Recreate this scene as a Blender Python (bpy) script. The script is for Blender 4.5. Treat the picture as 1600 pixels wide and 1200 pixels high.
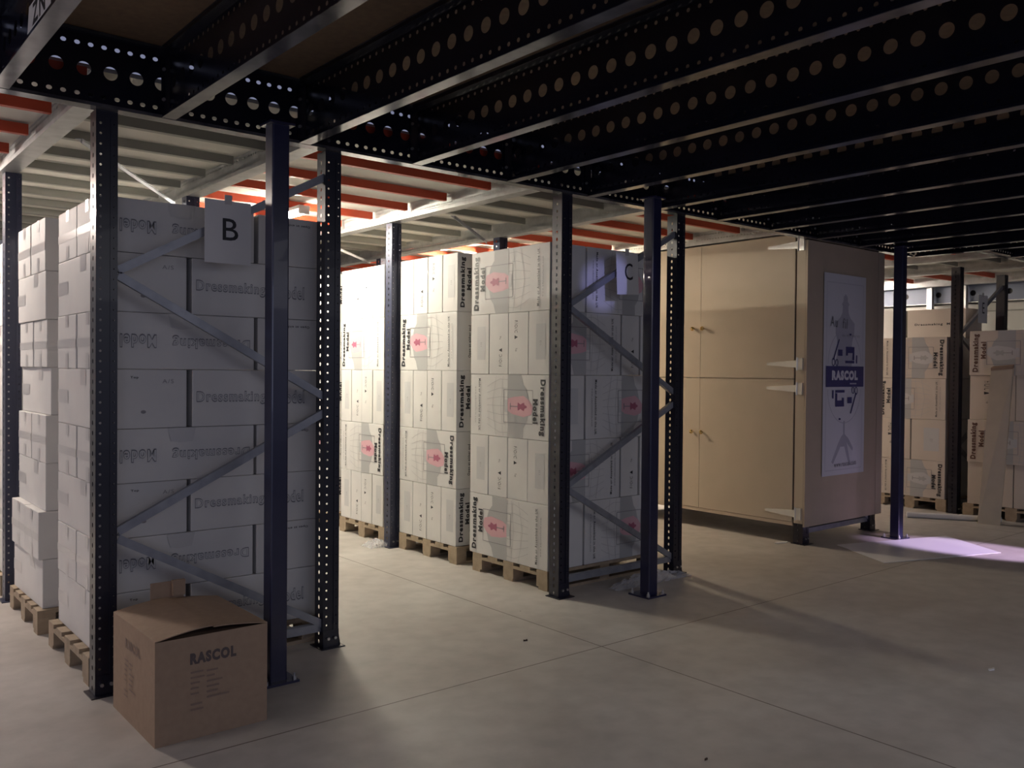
import bpy, bmesh, math, random
from mathutils import Vector, Matrix
for _o in list(bpy.data.objects): bpy.data.objects.remove(_o)
S = bpy.context.scene
COL = S.collection
PI = math.pi
random.seed(7)

# ------------------------------------------------------------------ camera
f_px, yaw, pit, rol = 1381.31, 0.880481573, -0.0145406902, 0.00868719411
F = Vector((math.cos(yaw)*math.cos(pit), math.sin(yaw)*math.cos(pit), math.sin(pit)))
R = Vector((math.sin(yaw), -math.cos(yaw), 0)); U = R.cross(F)
R2 = R*math.cos(rol) + U*math.sin(rol); U2 = R2.cross(F)
cam = bpy.data.objects.new('camera', bpy.data.cameras.new('camera')); COL.objects.link(cam)
cam.matrix_world = Matrix(((R2.x, U2.x, -F.x, 0), (R2.y, U2.y, -F.y, 0), (R2.z, U2.z, -F.z, 1.6), (0, 0, 0, 1)))
cam.data.sensor_fit = 'HORIZONTAL'; cam.data.sensor_width = 36.0; cam.data.lens = 36.0*f_px/1600
cam.data.clip_start = 0.02; cam.data.clip_end = 200
S.camera = cam

# ------------------------------------------------------------------ world, view
W = bpy.data.worlds.new('dim_hall'); S.world = W; W.use_nodes = True
W.node_tree.nodes['Background'].inputs[0].default_value = (0.58, 0.62, 0.92, 1)
W.node_tree.nodes['Background'].inputs[1].default_value = 0.32
S.view_settings.view_transform = 'Standard'; S.view_settings.look = 'None'
S.view_settings.exposure = 0.0; S.view_settings.gamma = 1.0; S.view_settings.use_curve_mapping = False

def area_light(name, loc, target, sx, sy, power, color, spread=PI):
    l = bpy.data.lights.new(name, 'AREA'); l.shape = 'RECTANGLE'; l.size = sx; l.size_y = sy
    l.energy = power; l.color = color; l.spread = spread
    o = bpy.data.objects.new(name, l); COL.objects.link(o); o.location = loc
    o.rotation_euler = (Vector(target)-Vector(loc)).to_track_quat('-Z', 'Y').to_euler()
    return o
def spot_light(name, loc, target, power, color, cone, blend=0.15, r=0.05):
    l = bpy.data.lights.new(name, 'SPOT'); l.energy = power; l.color = color
    l.spot_size = cone; l.spot_blend = blend; l.shadow_soft_size = r
    o = bpy.data.objects.new(name, l); COL.objects.link(o); o.location = loc
    o.rotation_euler = (Vector(target)-Vector(loc)).to_track_quat('-Z', 'Y').to_euler()
    return o
# added lights out of view: two soft fills and two coloured spots
area_light('rear_fill', (-3.0, -7.5, 2.0), (3.5, 4.5, 0.8), 4.0, 2.4, 55, (0.66, 0.72, 1.0))  # added cool fill standing for ambient light from behind the camera
area_light('floor_fill', (4.0, -1.2, 2.75), (4.6, 1.2, 0.0), 5.0, 1.2, 22, (0.95, 0.93, 1.0), math.radians(130))  # added downlight that brightens the near floor, no fixture there
spot_light('sheet_patch_spot', (9.6, -1.6, 2.78), (8.45, 3.50, 0.0), 3600, (0.84, 0.62, 1.0), math.radians(9), 0.6)  # added spot that makes the violet patch on the white sheet
spot_light('letter_glint_spot', (3.3, 1.0, 2.75), (4.72, 4.57, 2.28), 200, (0.42, 0.42, 1.0), math.radians(6), 0.5)  # added spot that makes the blue glint on the letter C sheet
LAMP_ON = 1.0

# ------------------------------------------------------------------ materials
M = {}
def mat(name, col, rough=0.6, metal=0.0, coat=0.0, noise=None, bump=None, emit=None, alpha=None, spec=0.5):
    m = bpy.data.materials.new(name); m.use_nodes = True; nt = m.node_tree
    b = nt.nodes['Principled BSDF']
    b.inputs['Base Color'].default_value = (*col, 1); b.inputs['Roughness'].default_value = rough
    b.inputs['Metallic'].default_value = metal; b.inputs['Coat Weight'].default_value = coat
    b.inputs['Specular IOR Level'].default_value = spec
    tc = nt.nodes.new('ShaderNodeTexCoord')
    if noise:
        sc, c2, lo, hi = noise
        n = nt.nodes.new('ShaderNodeTexNoise'); n.inputs['Scale'].default_value = sc; n.inputs['Detail'].default_value = 5
        r = nt.nodes.new('ShaderNodeValToRGB'); r.color_ramp.elements[0].position = lo; r.color_ramp.elements[1].position = hi
        r.color_ramp.elements[0].color = (*col, 1); r.color_ramp.elements[1].color = (*c2, 1)
        nt.links.new(tc.outputs['Object'], n.inputs['Vector']); nt.links.new(n.outputs['Fac'], r.inputs['Fac'])
        nt.links.new(r.outputs['Color'], b.inputs['Base Color'])
    if bump:
        n = nt.nodes.new('ShaderNodeTexNoise'); n.inputs['Scale'].default_value = bump[0]; n.inputs['Detail'].default_value = 4
        k = nt.nodes.new('ShaderNodeBump'); k.inputs['Strength'].default_value = bump[1]; k.inputs['Distance'].default_value = bump[2]
        nt.links.new(tc.outputs['Object'], n.inputs['Vector']); nt.links.new(n.outputs['Fac'], k.inputs['Height'])
        nt.links.new(k.outputs['Normal'], b.inputs['Normal'])
    if emit:
        b.inputs['Emission Color'].default_value = (*emit[0], 1); b.inputs['Emission Strength'].default_value = emit[1]
    if alpha is not None: b.inputs['Alpha'].default_value = alpha
    M[name] = m; return m
mat('carton_white', (0.66, 0.645, 0.62), 0.55, coat=0.12, noise=(3.0, (0.58, 0.57, 0.56), 0.35, 0.75), bump=(4.0, 0.25, 0.01))
mat('carton_cream', (0.60, 0.53, 0.46), 0.6, noise=(2.0, (0.53, 0.47, 0.40), 0.3, 0.8), bump=(3.0, 0.2, 0.01))
mat('kraft', (0.36, 0.25, 0.165), 0.7, noise=(30, (0.31, 0.21, 0.14), 0.3, 0.8))
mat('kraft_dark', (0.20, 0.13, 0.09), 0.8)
mat('ink_black', (0.02, 0.02, 0.025), 0.5)
mat('ink_brown', (0.11, 0.05, 0.035), 0.5)
mat('ink_faint', (0.25, 0.24, 0.25), 0.6)
mat('ink_outline', (0.17, 0.17, 0.19), 0.6)
mat('ink_box', (0.10, 0.075, 0.07), 0.6)
mat('ink_box_faint', (0.24, 0.165, 0.125), 0.65)
mat('print_grey', (0.40, 0.40, 0.40), 0.55)
mat('print_line', (0.46, 0.45, 0.45), 0.55)
mat('print_pale', (0.52, 0.52, 0.52), 0.55)
mat('print_pink', (0.62, 0.36, 0.40), 0.55)
mat('print_rose', (0.36, 0.10, 0.16), 0.55)
mat('outline_fill', (0.56, 0.555, 0.55), 0.55)
mat('tape', (0.54, 0.53, 0.52), 0.3, coat=0.3)
mat('navy', (0.012, 0.013, 0.045), 0.28, coat=0.3, noise=(6, (0.018, 0.018, 0.055), 0.4, 0.7))
mat('navy_joist', (0.006, 0.007, 0.016), 0.22, noise=(3, (0.010, 0.010, 0.022), 0.4, 0.7))
mat('navy_flange_sheen', (0.16, 0.16, 0.18), 0.16, metal=0.55, noise=(9, (0.07, 0.07, 0.085), 0.42, 0.6))  # grey patches put floor reflections into the colour of the navy flange
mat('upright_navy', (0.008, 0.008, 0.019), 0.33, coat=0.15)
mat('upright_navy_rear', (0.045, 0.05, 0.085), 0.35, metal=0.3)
mat('galv', (0.55, 0.56, 0.56), 0.38, metal=0.55, noise=(14, (0.46, 0.47, 0.47), 0.4, 0.65))
mat('strut_galv', (0.30, 0.31, 0.34), 0.4, metal=0.5, noise=(12, (0.24, 0.25, 0.28), 0.4, 0.65))
mat('girder_blue', (0.14, 0.17, 0.24), 0.5)
mat('rib_grey', (0.30, 0.30, 0.275), 0.5, metal=0.1)
mat('orange', (0.48, 0.06, 0.022), 0.45)
mat('panel_pale', (0.70, 0.68, 0.63), 0.7, noise=(2.5, (0.63, 0.61, 0.56), 0.35, 0.7))
mat('board_brown', (0.20, 0.135, 0.085), 0.8, noise=(25, (0.15, 0.10, 0.065), 0.3, 0.75))
mat('pallet_wood', (0.40, 0.31, 0.215), 0.75, noise=(18, (0.28, 0.215, 0.145), 0.3, 0.75))
mat('cabinet_wood', (0.46, 0.385, 0.295), 0.62, noise=(4, (0.43, 0.36, 0.275), 0.3, 0.75))
mat('cabinet_side', (0.46, 0.37, 0.28), 0.55, noise=(5, (0.42, 0.34, 0.255), 0.3, 0.75))
mat('gap_shade', (0.05, 0.02, 0.012), 0.8)  # shade inside the cabinet door gap, as a colour
mat('brass', (0.60, 0.42, 0.16), 0.25, metal=1.0)
mat('steel_white', (0.75, 0.74, 0.70), 0.25, metal=0.5)
mat('steel_bolt', (0.55, 0.55, 0.55), 0.3, metal=0.9)
mat('paper_white', (0.74, 0.74, 0.76), 0.35)
mat('card_white', (0.70, 0.69, 0.68), 0.6)
mat('banner_cloth', (0.62, 0.61, 0.65), 0.5, coat=0.2)
mat('banner_navy', (0.055, 0.05, 0.16), 0.45)
mat('banner_grey', (0.40, 0.39, 0.45), 0.5)
mat('banner_edge', (0.50, 0.49, 0.54), 0.5)
mat('pale_board', (0.66, 0.56, 0.40), 0.55, noise=(8, (0.60, 0.51, 0.36), 0.3, 0.75))
mat('plastic_film', (0.75, 0.76, 0.8), 0.15, alpha=0.35, spec=0.8)
mat('wall_paint', (0.62, 0.56, 0.40), 0.8, noise=(2, (0.56, 0.50, 0.36), 0.3, 0.7))
mat('lamp_white', (0.8, 0.8, 0.8), 0.4)
mat('tube_glow', (1, 1, 1), 0.4, emit=((1.0, 0.93, 0.76), 430.0))
mat('tube_glow_pinkish', (1, 1, 1), 0.4, emit=((1.0, 0.88, 0.78), 430.0))
mat('tube_glow_amber', (1, 1, 1), 0.4, emit=((1.0, 0.83, 0.60), 520.0))
mat('tube_glow_fill', (1, 1, 1), 0.4, emit=((1.0, 0.86, 0.78), 110.0))  # glow of the added fill lamp
mat('tube_glow_soft', (1, 1, 1), 0.4, emit=((1.0, 0.86, 0.74), 300.0))
mat('debris_dark', (0.05, 0.03, 0.02), 0.8)

def floor_material():
    m = bpy.data.materials.new('concrete'); m.use_nodes = True; nt = m.node_tree; b = nt.nodes['Principled BSDF']
    N = nt.nodes.new; L = nt.links.new
    tc = N('ShaderNodeTexCoord'); sep = N('ShaderNodeSeparateXYZ'); L(tc.outputs['Object'], sep.inputs[0])
    n1 = N('ShaderNodeTexNoise'); n1.inputs['Scale'].default_value = 0.9; n1.inputs['Detail'].default_value = 6; n1.inputs['Distortion'].default_value = 0.6
    n2 = N('ShaderNodeTexNoise'); n2.inputs['Scale'].default_value = 7; n2.inputs['Detail'].default_value = 6
    L(tc.outputs['Object'], n1.inputs['Vector']); L(tc.outputs['Object'], n2.inputs['Vector'])
    r1 = N('ShaderNodeValToRGB'); e = r1.color_ramp.elements
    e[0].position = 0.3; e[0].color = (0.42, 0.385, 0.35, 1); e[1].position = 0.7; e[1].color = (0.55, 0.52, 0.485, 1)
    L(n1.outputs['Fac'], r1.inputs['Fac'])
    r2 = N('ShaderNodeValToRGB'); e = r2.color_ramp.elements
    e[0].position = 0.3; e[0].color = (0.84, 0.84, 0.84, 1); e[1].position = 0.62; e[1].color = (1, 1, 1, 1)
    L(n2.outputs['Fac'], r2.inputs['Fac'])
    mx = N('ShaderNodeMix'); mx.data_type = 'RGBA'; mx.blend_type = 'MULTIPLY'; mx.inputs[0].default_value = 1
    L(r1.outputs['Color'], mx.inputs[6]); L(r2.outputs['Color'], mx.inputs[7])
    prev = mx.outputs[2]
    # saw-cut joints: lines of the slab itself
    for ax, pos, per in (('X', 3.68, 6.0), ('Y', 3.615, 6.0)):
        a = N('ShaderNodeMath'); a.operation = 'SUBTRACT'; L(sep.outputs[ax], a.inputs[0]); a.inputs[1].default_value = pos - per/2
        w = N('ShaderNodeMath'); w.operation = 'FLOORED_MODULO'; L(a.outputs[0], w.inputs[0]); w.inputs[1].default_value = per
        s = N('ShaderNodeMath'); s.operation = 'SUBTRACT'; L(w.outputs[0], s.inputs[0]); s.inputs[1].default_value = per/2
        ab = N('ShaderNodeMath'); ab.operation = 'ABSOLUTE'; L(s.outputs[0], ab.inputs[0])
        lt = N('ShaderNodeMath'); lt.operation = 'LESS_THAN'; L(ab.outputs[0], lt.inputs[0]); lt.inputs[1].default_value = 0.0045
        m2 = N('ShaderNodeMix'); m2.data_type = 'RGBA'; L(lt.outputs[0], m2.inputs[0]); L(prev, m2.inputs[6]); m2.inputs[7].default_value = (0.15, 0.12, 0.10, 1)
        prev = m2.outputs[2]
    # specks
    v = N('ShaderNodeTexVoronoi'); v.inputs['Scale'].default_value = 2.2; L(tc.outputs['Object'], v.inputs['Vector'])
    lt = N('ShaderNodeMath'); lt.operation = 'LESS_THAN'; L(v.outputs['Distance'], lt.inputs[0]); lt.inputs[1].default_value = 0.014
    m3 = N('ShaderNodeMix'); m3.data_type = 'RGBA'; L(lt.outputs[0], m3.inputs[0]); L(prev, m3.inputs[6]); m3.inputs[7].default_value = (0.12, 0.09, 0.07, 1)
    L(m3.outputs[2], b.inputs['Base Color'])
    rr = N('ShaderNodeMapRange'); L(n1.outputs['Fac'], rr.inputs[0]); rr.inputs[3].default_value = 0.34; rr.inputs[4].default_value = 0.52
    L(rr.outputs[0], b.inputs['Roughness'])
    bp = N('ShaderNodeBump'); bp.inputs['Strength'].default_value = 0.08; bp.inputs['Distance'].default_value = 0.01
    L(n2.outputs['Fac'], bp.inputs['Height']); L(bp.outputs['Normal'], b.inputs['Normal'])
    M['concrete'] = m
floor_material()

# ------------------------------------------------------------------ mesh helpers
class MB:
    def __init__(s): s.v = []; s.f = []; s.m = []
    def add(s, vs, fs, mi=0):
        o = len(s.v); s.v += [tuple(p) for p in vs]
        for q in fs: s.f.append(tuple(i+o for i in q)); s.m.append(mi)
        return s
    def box(s, x0, x1, y0, y1, z0, z1, mi=0):
        return s.add([(x0,y0,z0),(x1,y0,z0),(x1,y1,z0),(x0,y1,z0),(x0,y0,z1),(x1,y0,z1),(x1,y1,z1),(x0,y1,z1)],
            [(0,3,2,1),(4,5,6,7),(0,1,5,4),(1,2,6,5),(2,3,7,6),(3,0,4,7)], mi)
    def bar(s, p, q, w, d, up=(0,0,1), mi=0):          # a bar with a rectangular section
        p = Vector(p); q = Vector(q); t = (q-p).normalized(); a = t.cross(Vector(up)).normalized(); b = a.cross(t)
        vs = [c + a*w*i + b*d*j for c in (p, q) for i, j in ((-.5,-.5),(.5,-.5),(.5,.5),(-.5,.5))]
        return s.add(vs, [(0,1,2,3),(7,6,5,4),(0,4,5,1),(1,5,6,2),(2,6,7,3),(3,7,4,0)], mi)
    def tube(s, p, q, r, n=16, r2=None, cap=True, mi=0):
        p = Vector(p); q = Vector(q); t = (q-p).normalized(); r2 = r if r2 is None else r2
        a = t.orthogonal().normalized(); b = t.cross(a)
        vs = []
        for c, rr in ((p, r), (q, r2)):
            for k in range(n): an = 2*PI*k/n; vs.append(c + a*rr*math.cos(an) + b*rr*math.sin(an))
        fs = [(k, (k+1) % n, n+(k+1) % n, n+k) for k in range(n)]
        if cap: fs += [tuple(range(n))[::-1], tuple(range(n, 2*n))]
        return s.add(vs, fs, mi)
    def prism(s, prof, p0, axis, u, v, length, mi=0, closed=True):   # 2D profile pushed along axis
        p0 = Vector(p0); u = Vector(u); v = Vector(v); ax = Vector(axis)
        n = len(prof); vs = [p0 + u*a + v*b for a, b in prof] + [p0 + ax*length + u*a + v*b for a, b in prof]
        fs = [(k, (k+1) % n, n+(k+1) % n, n+k) for k in range(n if closed else n-1)]
        if closed: fs += [tuple(range(n))[::-1], tuple(range(n, 2*n))]
        return s.add(vs, fs, mi)
    def holes(s, p0, u, v, cw, ch, n, r, seg=8, mi=0, stretch=1.0, skip=None):   # a strip of n cells, each pierced
        p0 = Vector(p0); u = Vector(u); v = Vector(v)
        for k in range(n):
            o = p0 + u*cw*(k+.5)
            if skip and skip(k):
                s.add([o+u*a*cw/2+v*b*ch/2 for a, b in ((-1,-1),(1,-1),(1,1),(-1,1))], [(0,1,2,3)], mi); continue
            ins, outs = [], []
            N = seg
            for j in range(N):
                an = 2*PI*(j+.5)/N; c, d = math.cos(an), math.sin(an)
                ins.append(o + u*r*c*stretch + v*r*d)
            # outer ring: corners plus edge points, matched by angle
            for j in range(N):
                an = 2*PI*(j+.5)/N; c, d = math.cos(an), math.sin(an)
                t = min((cw/2)/abs(c) if abs(c) > 1e-6 else 9, (ch/2)/abs(d) if abs(d) > 1e-6 else 9)
                outs.append(o + u*c*t + v*d*t)
            vs = ins + outs; fs = [(j, N+j, N+(j+1) % N, (j+1) % N) for j in range(N)]
            base = len(vs)
            for a, b in ((1,1),(-1,1),(-1,-1),(1,-1)):                # corner triangles
                corner = o + u*a*cw/2 + v*b*ch/2
                an = math.atan2(b*ch, a*cw) % (2*PI); j = int(math.floor(an/(2*PI)*N - .5)) % N
                fs.append((N+j, base, N+(j+1) % N)); vs.append(corner); base += 1
            s.add(vs, fs, mi)
        return s
    def mesh(s, name, mats, smooth=False):
        me = bpy.data.meshes.new(name); me.from_pydata(s.v, [], s.f)
        for m in mats: me.materials.append(M[m] if isinstance(m, str) else m)
        me.polygons.foreach_set('material_index', s.m)
        if smooth: me.polygons.foreach_set('use_smooth', [True]*len(s.f))
        me.update(); return me
    def build(s, name, mats, parent=None, smooth=False, loc=None):
        if isinstance(mats, str): mats = [mats]
        return obj(name, s.mesh(name, mats, smooth), parent, loc)
def obj(name, me, parent=None, loc=None):
    o = bpy.data.objects.new(name, me); COL.objects.link(o)
    if parent: o.parent = parent
    if loc: o.location = loc
    return o
def tag(o, label, cat, group=None, kind=None):
    o['label'] = label; o['category'] = cat
    if group: o['group'] = group
    if kind: o['kind'] = kind
    return o
def thing(name, label, cat, loc=(0,0,0), group=None, kind=None, rz=0):
    o = bpy.data.objects.new(name, None); COL.objects.link(o); o.location = loc; o.rotation_euler = (0,0,rz)
    o.empty_display_size = 0.1
    return tag(o, label, cat, group, kind)
def copy_tree(o, parent=None):
    c = o.copy(); COL.objects.link(c); c.parent = parent
    for ch in list(o.children): copy_tree(ch, c)
    return c
def another(src, loc, label, group=None):
    c = copy_tree(src); c.location = loc; c['label'] = label
    if group: c['group'] = group
    return c
def struct(name, mb, m, label=None):
    o = mb.build(name, m); o['kind'] = 'structure'
    if label: o['label'] = label
    return o
ORD = ['first','second','third','fourth','fifth','sixth','seventh','eighth','ninth','tenth','eleventh','twelfth','thirteenth','fourteenth','fifteenth','sixteenth']

# ---- lettering
_tc = {}
def text_geo(body, bold=0.0):
    k = (body, bold)
    if k in _tc: return _tc[k]
    c = bpy.data.curves.new('t', 'FONT'); c.body = body; c.size = 1; c.offset = bold; c.resolution_u = 3; c.space_character = 1.2
    c.align_x = 'CENTER'; c.align_y = 'CENTER'
    o = bpy.data.objects.new('t', c); COL.objects.link(o)
    dg = bpy.context.evaluated_depsgraph_get(); dg.update(); me = bpy.data.meshes.new_from_object(o.evaluated_get(dg))
    vs = [v.co.copy() for v in me.vertices]; fs = [tuple(p.vertices) for p in me.polygons]
    xs = [v.x for v in vs]; ys = [v.y for v in vs]
    cx, cy = (min(xs)+max(xs))/2, (min(ys)+max(ys))/2; w, h = max(xs)-min(xs), max(ys)-min(ys)
    vs = [((v.x-cx)/w, (v.y-cy)/h) for v in vs]
    bpy.data.objects.remove(o); bpy.data.curves.remove(c); bpy.data.meshes.remove(me)
    _tc[k] = (vs, fs); return _tc[k]
class Decal:
    """flat print in its own (u, v) plane, a stack of very thin layers"""
    def __init__(s): s.mb = MB(); s.mats = []; s.z = 0.0
    def mi(s, m):
        if m not in s.mats: s.mats.append(m)
        return s.mats.index(m)
    def text(s, body, cx, cy, w, h, m, rot=0, bold=0.0):
        vs, fs = text_geo(body, bold); c, d = math.cos(rot), math.sin(rot)
        s.z += 0.0002
        s.mb.add([(cx + x*w*c - y*h*d, cy + x*w*d + y*h*c, s.z) for x, y in vs], fs, s.mi(m)); return s
    def poly(s, pts, m):
        s.z += 0.0002
        s.mb.add([(x, y, s.z) for x, y in pts], [tuple(range(len(pts)))], s.mi(m)); return s
    def rect(s, x0, x1, y0, y1, m): return s.poly([(x0,y0),(x1,y0),(x1,y1),(x0,y1)], m)
    def ell(s, cx, cy, rx, ry, m, n=28): return s.poly([(cx+rx*math.cos(2*PI*k/n), cy+ry*math.sin(2*PI*k/n)) for k in range(n)], m)
    def line(s, pts, w, m):
        s.z += 0.0001
        for (x0, y0), (x1, y1) in zip(pts, pts[1:]):
            L = math.hypot(x1-x0, y1-y0) or 1; nx, ny = -(y1-y0)/L*w/2, (x1-x0)/L*w/2
            s.mb.add([(x0-nx,y0-ny,s.z),(x1-nx,y1-ny,s.z),(x1+nx,y1+ny,s.z),(x0+nx,y0+ny,s.z)], [(0,1,2,3)], s.mi(m))
        return s
    def mesh(s, name): return s.mb.mesh(name, s.mats)
_dm = {}
FACES = {'nx': (Vector((0,-1,0)), Vector((0,0,1)), Vector((-1,0,0))), 'ny': (Vector((1,0,0)), Vector((0,0,1)), Vector((0,-1,0))),
         'px': (Vector((0,1,0)), Vector((0,0,1)), Vector((1,0,0)))}
def stick(name, key, builder, face, centre, parent, flip=False, lift=0.0012):
    """a print lying on a face of its parent"""
    if key not in _dm: _dm[key] = builder().mesh(name)
    o = obj(name, _dm[key], parent)
    u, v, n = FACES[face]
    if flip: u, v = -u, -v
    c = Vector(centre) + n*lift
    o.matrix_local = Matrix(((u.x, v.x, n.x, c.x), (u.y, v.y, n.y, c.y), (u.z, v.z, n.z, c.z), (0,0,0,1)))
    return o

# ---- carton prints (u to the viewer's right-hand side, v up)
def p_big_words(w, h, ink='ink_black'):
    d = Decal()
    d.text('Dressmaking', -w/2+0.075*w, 0, h*0.86, 0.078*w, ink, PI/2, 0.05)
    d.text('Model', -w/2+0.155*w, 0.06*h, h*0.38, 0.058*w, ink, PI/2, 0.05)
    return d
def p_small_print(w, h):
    d = Decal()
    d.text('Made or Assembled in the UK', w/2-0.13*w, 0, h*0.86, 0.028*w, 'ink_black', PI/2, 0.01)
    d.text('www.adjustoform.com', w/2-0.075*w, 0, h*0.60, 0.022*w, 'ink_faint', PI/2, 0.01)
    return d
def p_big_art(w, h):
    d = Decal()
    d.poly([(-0.19*w, 0.5*h), (-0.19*w, 0.34*h), (-0.235*w, 0.25*h), (-0.26*w, 0.12*h), (-0.31*w, 0), (-0.26*w, -0.12*h), (-0.235*w, -0.27*h),
            (-0.20*w, -0.34*h), (-0.17*w, -0.5*h), (0.0*w, -0.5*h), (0.0*w, 0.5*h)], 'print_grey')
    d.poly([(-0.32*w, 0.0), (-0.29*w, 0.12*h), (-0.20*w, 0.16*h), (-0.05*w, 0.12*h), (0.0, 0.07*h), (0.0, -0.12*h), (-0.08*w, -0.15*h), (-0.2*w, -0.17*h), (-0.27*w, -0.10*h)], 'print_pink')
    for k in range(7):                                       # the wire skirt
        y = (-0.42+0.14*k)*h
        d.line([(0.0*w, y), (0.10*w, y*1.02), (0.20*w, y*0.86), (0.27*w, y*0.72)], 0.0035, 'print_line')
    for x0, b in ((0.09*w, 0.03*w), (0.20*w, 0.05*w)):
        d.line([(x0 - b*abs(k)/4, 0.12*h*k) for k in range(-4, 5)], 0.0035, 'print_line')
    fr = [(-0.31*w, -0.26*h), (0.05*w, -0.26*h), (0.05*w, 0.26*h), (-0.31*w, 0.26*h), (-0.31*w, -0.26*h)]
    d.line(fr, 0.005, 'ink_faint')
    d.rect(0.0, 0.04*w, -0.10*h, 0.10*h, 'print_pale')
    d.poly([(-0.245*w, 0.0), (-0.23*w, 0.022*h), (-0.215*w, 0.022*h), (-0.205*w, 0.065*h), (-0.185*w, 0.055*h), (-0.165*w, 0.035*h), (-0.13*w, 0.065*h), (-0.125*w, 0),
            (-0.13*w, -0.065*h), (-0.165*w, -0.035*h), (-0.185*w, -0.055*h), (-0.205*w, -0.065*h), (-0.215*w, -0.022*h), (-0.23*w, -0.022*h)], 'print_rose')
    d.line([(-0.13*w, 0), (-0.03*w, 0)], 0.006, 'ink_faint'); d.line([(-0.035*w, -0.05*h), (-0.035*w, 0.05*h)], 0.008, 'ink_faint')
    return d
def p_art_grey(w, h):
    d = p_big_art(w, h); d.mats = [{'print_pink': 'print_pale', 'print_rose': 'print_grey'}.get(m, m) for m in d.mats]; return d
def p_words_brown(w, h): return p_big_words(w, h, 'ink_brown')
def p_label_end(w, h):
    d = Decal(); d.rect(-0.13*w, 0.32*w, -0.26*h, 0.30*h, 'print_pale')
    d.text('110', 0.09*w, 0.0, 0.07*h, 0.09*w, 'ink_faint', PI/2); return d
def p_foc_end(w, h):
    d = Decal(); d.text('F/O/C \u25B2', 0.10*w, -0.22*h, 0.30*h, 0.17*w, 'ink_black', PI/2, 0.0)
    d.text('Top', 0.10*w, 0.10*h, 0.055*h, 0.11*w, 'ink_black', PI/2, 0.01); return d
def p_open_end(w, h):
    d = Decal(); d.text('Open at either end', -0.12*w, 0.0, 0.55*h, 0.10*w, 'ink_black', PI/2, 0.02); return d
def p_flat_long(w, h):
    return p_flat_part(w, h, 0)
def p_flat_part(w, h, k):
    d = Decal()
    for t, cx, ww in ((('Dressmaking', -0.21*w, 0.52*w), ('Model', 0.26*w, 0.22*w))[k],):
        d.text(t, cx, 0.0, ww, h*0.25, 'ink_outline', 0, 0.045); d.text(t, cx, 0.001, ww*0.985, h*0.21, 'outline_fill', 0, 0.012)
    return d
def p_flat_end(w, h):
    d = Decal(); d.text('A/S', 0.28*w, 0.30*h, 0.13*w, 0.07*h, 'ink_faint', 0, 0.0); d.text('Top', -0.10*w, 0.36*h, 0.09*w, 0.05*h, 'ink_black', 0, 0.02)
    d.ell(0.0, -0.22*h, 0.03*w, 0.03*h, 'ink_faint', 12); return d
def p_flat_open(w, h):
    d = Decal(); d.text('Open at either end', -0.05*w, -0.36*h, 0.55*w, 0.06*h, 'ink_black', 0, 0.02); return d
def p_tape_v(w, h):
    d = Decal(); d.rect(-0.5*w, 0.5*w, -0.11*h, 0.05*h, 'tape'); d.rect(-0.05*w, 0.10*w, -0.5*h, -0.22*h, 'tape'); d.rect(-0.05*w, 0.10*w, 0.28*h, 0.5*h, 'tape'); return d
def p_tape_h(w, h):
    d = Decal(); d.rect(-0.5*w, -0.22*w, -0.12*h, 0.12*h, 'tape'); d.rect(0.1*w, 0.24*w, 0.22*h, 0.5*h, 'tape'); return d
def p_tape_drop(w, h):
    d = Decal(); d.poly([(-0.08*w, 0.5*h), (0.10*w, 0.5*h), (0.08*w, 0.24*h), (0.0, 0.22*h), (-0.06*w, 0.25*h)], 'tape'); return d
def p_right_words(w, h, ink='ink_brown'):
    d = Decal(); d.text('Dressmaking', 0, 0.0, h*0.84, 0.06*w+0.012, ink, PI/2, 0.03); return d
PR = {'small': ('small_print', p_small_print), 'flong2': ('printed_lettering', lambda w, h: p_flat_part(w, h, 1)), 'artg': ('printed_picture', p_art_grey), 'wordsb': ('printed_lettering', p_words_brown), 'words': ('printed_lettering', p_big_words), 'art': ('printed_picture', p_big_art), 'label': ('printed_label', p_label_end),
      'foc': ('printed_lettering', p_foc_end), 'open': ('printed_lettering', p_open_end), 'flong': ('printed_lettering', p_flat_long),
      'fend': ('printed_lettering', p_flat_end), 'fopen': ('printed_lettering', p_flat_open), 'tapev': ('packing_tape', p_tape_v), 'tapeh': ('packing_tape', p_tape_h),
      'taped': ('packing_tape', p_tape_drop)}
_cm = {}
def carton_mesh(w, d, h, m):
    k = (round(w,3), round(d,3), round(h,3), m)
    if k in _cm: return _cm[k]
    bm = bmesh.new(); bmesh.ops.create_cube(bm, size=1)
    for v in bm.verts: v.co = Vector((v.co.x*w, v.co.y*d, (v.co.z+.5)*h))
    bmesh.ops.bevel(bm, geom=list(bm.edges), offset=0.005, segments=2, affect='EDGES', profile=0.6)
    me = bpy.data.meshes.new('carton'); bm.to_mesh(me); bm.free(); me.materials.append(M[m]); _cm[k] = me
    return me
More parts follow.
